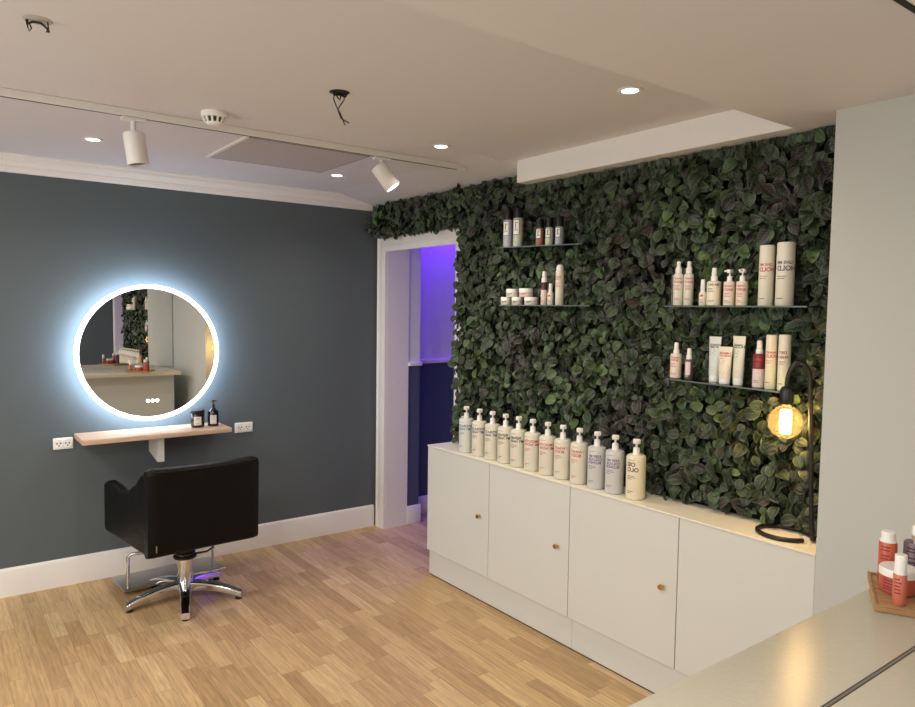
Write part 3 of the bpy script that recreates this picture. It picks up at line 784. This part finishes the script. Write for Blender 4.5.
obj('label_print', print_bm([('b', .020, .002, -.010, .056), ('b', .024, .0016, -.012, .050), ('b', .016, .0016, -.008, .028), ('b', .024, .0016, -.012, .024)], lambda z: .0420, FS), M['inkgrey'], t, smooth=False)
t = thing('pump_bottle', 'black pump bottle with a pale label beside the candle jar', 'bottle', (-1.268, -.145, .8855))
obj('body', lathe([(.028, 0), (.033, .003), (.034, .010), (.034, .084), (.031, .094), (.018, .104), (.013, .108), (.012, .114)], seg=32), M['blackglass'], t)
pump_parts(t, .114, .70, -.1, M['blackplastic'])
obj('label', print_bm([('b', .040, .054, -.020, .016)], lambda z: .0342, FS), M['paper'], t, smooth=False)['label'] = 'pale paper label'
obj('label_print', print_bm([('b', .022, .002, -.011, .060), ('b', .018, .0016, -.009, .052), ('b', .026, .0016, -.013, .044), ('b', .024, .0016, -.012, .024)], lambda z: .0350, FS), M['inkgrey'], t, smooth=False)

def socket(x0, x1, z0, z1, lab, tilt=0.0):
    t = thing('wall_socket', lab, 'socket', ((x0 + x1) / 2, 0, (z0 + z1) / 2), group='double sockets on the slate wall')
    w, h = x1 - x0, z1 - z0
    obj('cover_plate', bx(-w / 2, w / 2, -.010, -.0005, -h / 2, h / 2, .003, 2), M['whiteplastic'], t)
    for s in (-1, 1):
        bm = bmesh.new(); cx = s * w * .22
        rings = []
        for r, y in ((.0, -.0112), (.020, -.0112), (.0215, -.0128), (.0235, -.0128), (.0235, -.0100)):
            rings.append((r, y))
        R_ = [[(cx + r * math.cos(2 * PI * i / 24), y, r * math.sin(2 * PI * i / 24)) for r, y in rings] for i in range(24)]
        for i in range(24):
            a, b = R_[i], R_[(i + 1) % 24]
            va = [bm.verts.new(p) for p in a]; vb = [bm.verts.new(p) for p in b]
            for k in range(4): 
                try: bm.faces.new((va[k], vb[k], vb[k + 1], va[k + 1]))
                except ValueError: pass
        bmesh.ops.remove_doubles(bm, verts=bm.verts, dist=1e-5)
        so = obj('outlet', bm, M['whiteplastic'], t)
        for dx, dz, rr_ in ((-.009, .002, .0046), (.009, .002, .0046), (0, -.011, .0042)):
            hb = bmesh.new(); add_loft(hb, [[(cx + dx + rr_ * math.cos(2 * PI * i / 10), y, dz + rr_ * math.sin(2 * PI * i / 10)) for i in range(10)] for y in (-.0118, -.0110)])
            obj('pin_hole', hb, M['socket_dark'], so)
socket(-2.132, -2.030, .800, .866, 'white double socket left of the wall shelf')
socket(-1.082, -.962, .800, .866, 'white double socket right of the wall shelf')

# ------------------------------------------------------------------ salon chair
ch = thing('salon_chair', 'black leather salon chair on a chrome star base facing the round mirror', 'chair', (-1.573, -.592, 0), math.radians(4))
def zt(u):       # arm top height along u = 0 (back) .. 1 (front)
    pts_ = [(0, .812), (.12, .785), (.28, .715), (.45, .664), (.62, .648), (.80, .664), (.92, .672), (1, .660)]
    for (a, za), (b, zb) in zip(pts_[:-1], pts_[1:]):
        if a <= u <= b:
            k = (u - a) / (b - a); k = k * k * (3 - 2 * k); return za + (zb - za) * k
    return pts_[-1][1]
for s in (-1, 1):
    bm = bmesh.new(); rings = []
    NS = 22
    for i in range(NS + 1):
        u = i / NS; y = -.285 + .565 * u
        xo = s * (.284 + .066 * u ** .8)
        top = zt(u); bot = .368 + .018 * u
        wd = .070
        if u > .93:
            k = (u - .93) / .07; sh = 1 - .42 * k * k
            mid = (top + bot) / 2; hh = (top - bot) * (1 - .12 * k * k)
            top, bot = mid + hh / 2, mid - hh / 2; wd = .07 * sh
        rings.append([(xo - s * .035 + a, y, (top + bot) / 2 + b) for a, b in rr(wd, top - bot, .026, 5)])
    add_loft(bm, rings); obj('armrest', bm, M['leather'], ch, angle=60)
bm = bmesh.new(); rings = []
NB = 20
for i in range(NB + 1):
    v = i / NB; x = -.292 + .584 * v; e = abs(2 * v - 1)
    y = -.272 + .006 * (1 - e * e); th = .085
    top = .820 - .012 * (1 - e * e) ; bot = .366
    if e > .93:
        k = (e - .93) / .07; th *= 1 - .3 * k * k; top -= .010 * k * k
    rings.append([(x, y - .012 * ((((top + bot) / 2 + b) - bot) / (top - bot)) + a, (top + bot) / 2 + b) for a, b in rr(th, top - bot, .028, 5)])
add_loft(bm, rings); bk = obj('backrest', bm, M['leather'], ch, angle=60)
pip = [(x, -.322 + .004 * (1 - (x / .28) ** 2), .811 - .012 * (1 - (x / .29) ** 2)) for x in [-.275 + .55 * i / 16 for i in range(17)]]
obj('piping', tube(pip, .0050, seg=8), M['blackglass'], bk)
obj('maker_tag', bx(-.258, -.253, -.3215, -.3165, .400, .435), M['steel'], bk, smooth=False)['label'] = 'tiny silver tag'
obj('seat', bx(-.262, .262, -.225, .285, .392, .500, .030, 4), M['leather'], ch)
bm = bmesh.new(); add_box(bm, -.16, .16, -.16, .18, .362, .392, .004, 1); add_box(bm, -.058, .058, -.058, .058, .312, .362, .006, 2)
obj('seat_mount', bm, M['blackmetal'], ch)
obj('pump_lever', tube([(.04, -.03, .255), (.10, -.06, .262), (.135, -.075, .285)], .007, seg=8), M['chrome'], ch)
obj('column', lathe([(.041, .078), (.042, .082), (.042, .234), (.040, .2355)], seg=32), M['chrome'], ch)
obj('swivel_collar', lathe([(.040, .236), (.060, .237), (.062, .241), (.062, .249), (.048, .252), (.046, .258), (.054, .260), (.054, .268), (.040, .270), (.036, .312)], seg=32), M['blackmetal'], ch)['label'] = 'black swivel collar'
obj('base_hub', lathe([(.036, .040), (.052, .046), (.056, .072), (.050, .086), (.042, .090)], seg=32), M['chrome'], ch)
for ang in (178, 250, 322, 34, 106):
    a = math.radians(ang); bm = bmesh.new(); rings = []
    for i in range(9):
        u = i / 8; r = .035 + .276 * u; w = .064 - .020 * u; hgt = .054 - .020 * u; zc = .078 - .052 * u ** 2.2
        rings.append([(r * math.cos(a) - p * math.sin(a), r * math.sin(a) + p * math.cos(a), zc + q) for p, q in rr(w, hgt, .0095 if hgt > .02 else .008, 3)])
    add_loft(bm, rings); lg = obj('leg', bm, M['chrome'], ch, angle=50)
    obj('foot', lathe([(.017, .0), (.0195, .002), (.0195, .007), (.017, .0092)], seg=20, c=(.293 * math.cos(a), .293 * math.sin(a), 0)), M['blackplastic'], lg)
def local(p):   # room point to chair point
    v = Vector(p) - Vector((-1.573, -.592, 0)); return Matrix.Rotation(-math.radians(4), 3, 'Z') @ v
a0, a1 = local((-1.822, -.372, 0)), local((-1.340, -.342, 0))
for q in (a0, a1):
    sx_ = .02 if q.x < 0 else -.02
    obj('footrest_bar', tube([(q.x + 7 * sx_, -.02, .364), (q.x + 7 * sx_, .0, .30), (q.x + 6 * sx_, .04, .262), (q.x + 3 * sx_, q.y - .04, .245), (q.x + sx_, q.y - .008, .236), (q.x, q.y, .218), (q.x, q.y, .13), (q.x, q.y, .045)], .0095, seg=12), M['chrome'], ch)
fp = obj('footrest', bx(a0.x - .030, a1.x + .075, a0.y - .022, a0.y + .235, .030, .042, .003, 1), M['steel'], ch); fp['label'] = 'flat steel foot plate'

# ------------------------------------------------------------------ ceiling fittings
t = thing('light_track', 'long slim white lighting track on the ceiling', 'light track', (-2.4, -1.415, H))
obj('rail', bx(XL + 2.4 + .2, 2.10, -.018, .018, -.030, -.0005, .002, 1), M['fixture'], t)
obj('slot', bx(XL + 2.4 + .25, 2.06, -.006, .006, -.0308, -.0295), M['socket_dark'], t, smooth=False)
obj('end_cap', bx(2.101, 2.112, -.020, .020, -.032, -.0005, .002, 1), M['fixture'], t)
def track_spot(x, lab, aim, lit, xc):
    t = thing('track_spotlight', lab, 'spotlight', (x, -1.415, H - .0312), group='white spotlights on the track')
    obj('adapter', bx(-.048, .048, -.016, .016, -.014, 0, .003, 1), M['fixture'], t)
    stem_end = Vector((xc, 0, -.060 if not lit else -.045))
    obj('stem', tube([(0, 0, -.012), (0, 0, -.035), stem_end - Vector((0, 0, .02))], .011, seg=14), M['fixture'], t)
    bm = lathe([(0, .002), (.038, .0), (.042, -.004), (.042, -.128), (.040, -.131), (.036, -.131), (.035, -.120), (0, -.120)], seg=32)
    q = Vector((0, 0, -1)).rotation_difference(Vector(aim).normalized()).to_matrix()
    bmesh.ops.rotate(bm, verts=bm.verts, cent=(0, 0, 0), matrix=q)
    bmesh.ops.translate(bm, verts=bm.verts, vec=stem_end)
    h = obj('lamp_head', bm, M['fixture'], t, angle=40)
    bm = lathe([(0, -.121), (.0345, -.121), (.0345, -.1235), (0, -.1235)], seg=28)
    bmesh.ops.rotate(bm, verts=bm.verts, cent=(0, 0, 0), matrix=q); bmesh.ops.translate(bm, verts=bm.verts, vec=stem_end)
    obj('lamp_lens', bm, M['lens'] if lit else M['socket_dark'], h)
track_spot(-1.995, 'unlit white track spotlight hanging straight down near the left', (.12, -.06, -1), False, .0)
track_spot(-.815, 'lit white track spotlight tilted towards the doorway leaves', (.42, -.30, -.72), True, -.02)

def downlight(x, y, z, lab):
    t = thing('downlight', lab, 'downlight', (x, y, z), group='small round recessed downlights')
    bm = bmesh.new(); rings = []
    prof = [(.030, -.001), (.031, -.004), (.040, -.006), (.045, -.003), (.045, -.0003), (.030, -.0003)]
    add_loft(bm, [[(r * math.cos(2 * PI * i / 32), r * math.sin(2 * PI * i / 32), zz) for r, zz in prof] for i in range(32)], closed=True)
    obj('trim_ring', bm, M['fixture'], t)
    obj('lamp_lens', lathe([(0, -.0035), (.0295, -.0035), (.0295, -.001), (0, -.001)], seg=28), M['lens'], t)
DL = [(-2.027, -.736, 'lit downlight nearest the left edge, close to the slate wall'), (-.688, -.678, 'lit downlight between the ceiling hatch and the cornice'),
      (-.655, -1.710, 'lit downlight past the end of the light track'), (-.649, -2.874, 'lit downlight in the ceiling in front of the white bulkhead')]
for x, y, lb in DL: downlight(x, y, H, lb)

t = thing('smoke_detector', 'round white smoke detector on the ceiling beside the light track', 'smoke detector', (-1.722, -1.595, H))
obj('base', lathe([(.050, -.022), (.053, -.018), (.053, -.0005)], seg=36), M['whiteplastic'], t)
obj('dome', lathe([(0, -.052), (.026, -.051), (.034, -.046), (.036, -.042)], seg=32), M['whiteplastic'], t)
obj('grille', lathe([(.033, -.042), (.033, -.022)], seg=32), M['socket_dark'], t)
bm = bmesh.new()
for i in range(12):
    a = 2 * PI * i / 12
    c_, s_ = math.cos(a), math.sin(a)
    add_loft(bm, [[(c_ * (r + dr) - s_ * w, s_ * (r + dr) + c_ * w, zz) for dr, w in ((-.003, -.004), (.003, -.004), (.003, .004), (-.003, .004))] for r, zz in ((.036, -.044), (.046, -.020))])
obj('rib', bm, M['whiteplastic'], t)

t = thing('ceiling_hatch', 'flush grey access hatch in the ceiling behind the track', 'ceiling hatch', (-1.135, -1.0, H))
obj('panel', bx(-.325, .318, -.290, .285, -.006, -.0006), M['hatch'], t, smooth=False)
bm = bmesh.new()
add_box(bm, -.345, -.3265, -.294, .297, -.010, -.0005, .001, 1)
obj('frame', bm, M['trimwhite'], t)['label'] = 'white hatch edge strip'
bm = bmesh.new()
for q in ((-.3262, -.3252, -.292, .287), (.3185, .321, -.292, .287), (-.325, .320, .2855, .288), (-.325, .320, -.293, -.2905)):
    add_box(bm, *q, -.0065, -.0004)
obj('shadow_gap', bm, M['darkgap'], t, smooth=False)

def wires(x, y, lab, paths, hm='darkgap'):
    t = thing('loose_cables', lab, 'cable', (x, y, H), group='bare cable ends from empty ceiling lamp holes')
    obj('hole', lathe([(.0, -.002), (.034, -.002), (.038, -.0005), (0, -.0004)], seg=24), M[hm], t)
    k = .78 if hm == 'hatch' else 1
    for p, r in paths: obj('cable', tube([(a * k, b * k, c * k) for a, b, c in p], r * k, seg=8), M['blackplastic'], t)
wires(-1.450, -2.178, 'loose dark cables dangling from a ceiling hole at the top centre', [
    ([(-.02, 0, -.003), (-.022, .004, -.028), (-.012, .0, -.055), (.006, -.004, -.085), (.020, -.006, -.118)], .0024),
    ([(.016, 0, -.003), (.018, -.004, -.024), (.004, -.004, -.045), (-.008, -.002, -.065), (.004, -.004, -.095), (.034, -.014, -.110)], .0022),
    ([(-.028, .004, -.003), (-.022, .0, -.014), (0, -.004, -.010), (.022, -.006, -.014), (.028, -.004, -.003)], .004),
    ([(.0, .01, -.003), (-.006, .008, -.016), (.004, .004, -.026), (.010, .008, -.012), (.008, .01, -.003)], .003)])
wires(-2.427, -2.240, 'short dark cable loop at the ceiling hole near the top left corner', [
    ([(-.034, .01, -.003), (-.034, .006, -.020), (-.016, 0, -.010), (.008, -.006, -.010), (.026, -.012, -.026), (.034, -.014, -.040)], .0042),
    ([(-.030, .006, -.003), (-.032, .002, -.030), (-.026, 0, -.046), (-.020, 0, -.034), (-.026, .004, -.016)], .0024),
    ([(.030, -.012, -.003), (.032, -.014, -.030), (.024, -.014, -.042)], .0024)], 'hatch')

t = thing('ceiling_panel', 'slim white ceiling panel with a dark edge in the upper right corner', 'ceiling panel', (-.9, -4.2, L))
obj('panel', bx(-.6, .5, -.30, .275, -.010, -.0006), M['trimwhite'], t, smooth=False)
obj('edge_strip', bx(-.6, .5, .2752, .290, -.012, -.0006), M['darkgap'], t, smooth=False)['label'] = 'dark edge strip'

# ------------------------------------------------------------------ worktop in front, tray and goods
t = thing('counter', 'cream worktop along the lower right edge, a grey mirror edge strip across it', 'counter', (-2.2, -4.25, 0))
bm = bmesh.new()
add_box(bm, -1.6, 1.80, MIRROR_Y + 4.25 + .002, .416, .912, .954, .003, 2)
obj('worktop', bm, M['counter'], t)
obj('base_panel', bx(-1.55, 1.76, MIRROR_Y + 4.25 + .002, .27, .0, .9118), M['wallwhite'], t, smooth=False)
bm = bmesh.new()
for y0, y1 in ((.2085, .2115), (.2160, .2190)): add_box(bm, -1.6, 1.7985, y0, y1, .9535, .95415)
obj('mirror_edge_line', bm, M['socket_dark'], t, smooth=False)['label'] = 'dark double line of the mirror edge'  # stands in for the lower edge of the big mirror
obj('mirror_edge_bead', bx(-1.6, 1.7985, .2115, .2160, .9535, .9542), M['metal_strip'], t, smooth=False)
# tray
tr = thing('serving_tray', 'wooden tray holding coral jars and bottles on the cream worktop', 'tray', (-.970, -3.905, .9543), math.radians(27.0))
TX, TY = .238, .30
obj('board', bx(0, TX, -TY, 0, 0, .012, .002, 1), M['traywood'], tr)
bm = bmesh.new()
add_box(bm, 0, TX, -.007, 0, .0121, .0165, .001, 1); add_box(bm, 0, TX, -TY, -TY + .007, .0121, .0165, .001, 1)
add_box(bm, 0, .007, -TY + .0072, -.0072, .0121, .0165, .001, 1); add_box(bm, TX - .007, TX, -TY + .0072, -.0072, .0121, .0165, .001, 1)
obj('rim', bm, M['traywood'], tr)
TZ = .9543 + .0124
FV = math.radians(200)
def tlines(r, zs, w=1.0): return [('b', r * w * random.uniform(.7, 1.1), .003, -r * .8, z) for z in zs]
t = thing('capped_bottle', 'coral bottle with a white screw cap, back corner of the tray', 'bottle', (-.774, -3.850, TZ), group='coral goods on the tray')
obj('body', lathe([(.0185, 0), (.0205, .003), (.0205, .096), (.019, .099), (.015, .100)], seg=28), M['orange'], t)
obj('cap', lathe([(.0190, .100), (.0190, .104), (.016, .106), (.0165, .123), (.0145, .126), (0, .126)], seg=28), M['whiteplastic'], t)
obj('label_print', print_bm(tlines(.0205, (.088, .080, .066, .058, .045)), lambda z: .0205, FV), M['inkwine'], t, smooth=False)
t = thing('jar', 'low coral jar with a wide white lid on the tray', 'jar', (-.829, -3.898, TZ), group='coral goods on the tray')
obj('body', lathe([(.037, 0), (.0400, .004), (.0400, .042)], seg=36), M['coralred'], t)
obj('lid', lathe([(.0420, .042), (.0420, .056), (.040, .060), (0, .060)], seg=36), M['whiteplastic'], t)
obj('label_print', print_bm(tlines(.0435, (.032, .024, .016, .010)), lambda z: .0400, FV), M['inkwine'], t, smooth=False)
t = thing('capped_bottle', 'small salmon bottle with a tall white cap, front of the tray', 'bottle', (-.911, -3.933, TZ), group='coral goods on the tray')
obj('body', lathe([(.0125, 0), (.0145, .003), (.0145, .070), (.0135, .072)], seg=24), M['orange2'], t)
obj('cap', lathe([(.0130, .072), (.0130, .114), (.0118, .117), (0, .117)], seg=24), M['whiteplastic'], t)
obj('label_print', print_bm(tlines(.0145, (.060, .052, .044, .036, .028)), lambda z: .0145, FV), M['inkwine'], t, smooth=False)
t = thing('pump_bottle', 'plum grey bottle with a white pump at the right edge, on the tray', 'bottle', (-.747, -3.903, TZ))
obj('body', lathe([(.024, 0), (.027, .003), (.027, .104), (.025, .108), (.012, .109)], seg=28), M['mauve'], t)
obj('collar', lathe([(.011, .109), (.011, .124), (.009, .125)], seg=20), M['chrome'], t)
obj('pump_head', lathe([(.0095, .125), (.010, .128), (.010, .146), (.008, .149), (0, .149)], seg=20), M['whiteplastic'], t)
obj('label_print', print_bm(tlines(.027, (.094, .086, .070, .060)), lambda z: .027, FV), M['inkblack'], t, smooth=False)
t = thing('wall_mirror', 'large frameless mirror on the wall behind the worktop', 'mirror', (-2.3, MIRROR_Y, .962))
obj('mirror_glass', bx(-2.1, 2.03, .001, .006, 0, 1.30), M['mirror'], t, smooth=False)

# ------------------------------------------------------------------ lights
def spot(name, loc, power, col, size=150, blend=1.0, rad=.03, aim=(0, 0, -1)):
    l = bpy.data.lights.new(name, 'SPOT'); l.energy = power; l.color = col; l.spot_size = math.radians(size); l.spot_blend = blend; l.shadow_soft_size = rad
    o = bpy.data.objects.new(name, l); COL.objects.link(o); o.location = loc
    o.rotation_euler = Vector(aim).to_track_quat('-Z', 'Y').to_euler(); return o
def area(name, loc, power, col, sx, sy, aim=(0, 0, -1)):
    l = bpy.data.lights.new(name, 'AREA'); l.shape = 'RECTANGLE'; l.size = sx; l.size_y = sy; l.energy = power; l.color = col
    o = bpy.data.objects.new(name, l); COL.objects.link(o); o.location = loc
    o.rotation_euler = Vector(aim).to_track_quat('-Z', 'Y').to_euler(); return o
WARM = (1, .90, .76)
for x, y, _ in DL: spot('downlight_beam', (x, y, H - .012), 25, WARM, 140, 1.0, .03)
spot('track_beam', (-.772, -1.448, 2.25), 14, WARM, 90, .8, .03, (.42, -.30, -.72))
# lights beyond the frame; the fill lights among them are added
area('fill_left', (-3.5, -1.6, H - .03), 34, (1, .92, .84), .5, .5)  # added soft fill for the left of the room, no fitting behind it
area('fill_front', (-2.9, -3.6, L - .03), 34, (1, .92, .84), .5, .3)  # added soft fill below the low ceiling, out of view
area('cool_fill_left', (-4.55, -2.3, 1.45), 40, (.90, .95, 1), 2.6, 1.6, (1, 0, 0))  # added cool light from the left; that wall has no window
area('corridor_lamp', (1.35, -.075, 2.435), 19, (.15, .03, 1.0), 1.9, .06, (0, .12, -1))
area('corridor_end_fill', (2.46, -.055, 1.2), 26, (.15, .03, 1.0), .1, 2.0, (-1, .12, 0))  # added violet strip, evens the light along the corridor wall
p = bpy.data.lights.new('bulb_glow', 'POINT'); p.energy = 13; p.color = (1, .66, .30); p.shadow_soft_size = .02
o = bpy.data.objects.new('bulb_glow', p); COL.objects.link(o); o.location = (BX, BY, .8063 + .436)

w = bpy.data.worlds.new('world'); scn.world = w; w.use_nodes = True
w.node_tree.nodes['Background'].inputs[0].default_value = (.9, .85, .8, 1); w.node_tree.nodes['Background'].inputs[1].default_value = .02

# ------------------------------------------------------------------ camera
f = 713.97
yaw, pit, rol = .6429, -.062, .0143
Fv = Vector((math.sin(yaw) * math.cos(pit), math.cos(yaw) * math.cos(pit), math.sin(pit)))
Rv = Vector((math.cos(yaw), -math.sin(yaw), 0)); Uv = Rv.cross(Fv)
R2 = Rv * math.cos(rol) + Uv * math.sin(rol); U2 = -Rv * math.sin(rol) + Uv * math.cos(rol)
cd = bpy.data.cameras.new('camera'); cam = bpy.data.objects.new('camera', cd); COL.objects.link(cam)
cd.sensor_width = 36; cd.lens = f / 915 * 36; cd.clip_start = .02
mw = Matrix.Identity(4)
for i in range(3): mw[i][0] = R2[i]; mw[i][1] = U2[i]; mw[i][2] = -Fv[i]
mw[0][3], mw[1][3], mw[2][3] = -2.4841 * 1.09, -4.2289 * 1.09, 1.5 * 1.09
cam.matrix_world = mw
scn.camera = cam
scn.view_settings.view_transform = 'Standard'; scn.view_settings.look = 'None'
scn.view_settings.exposure = 0.0; scn.view_settings.gamma = 1; scn.view_settings.use_curve_mapping = False
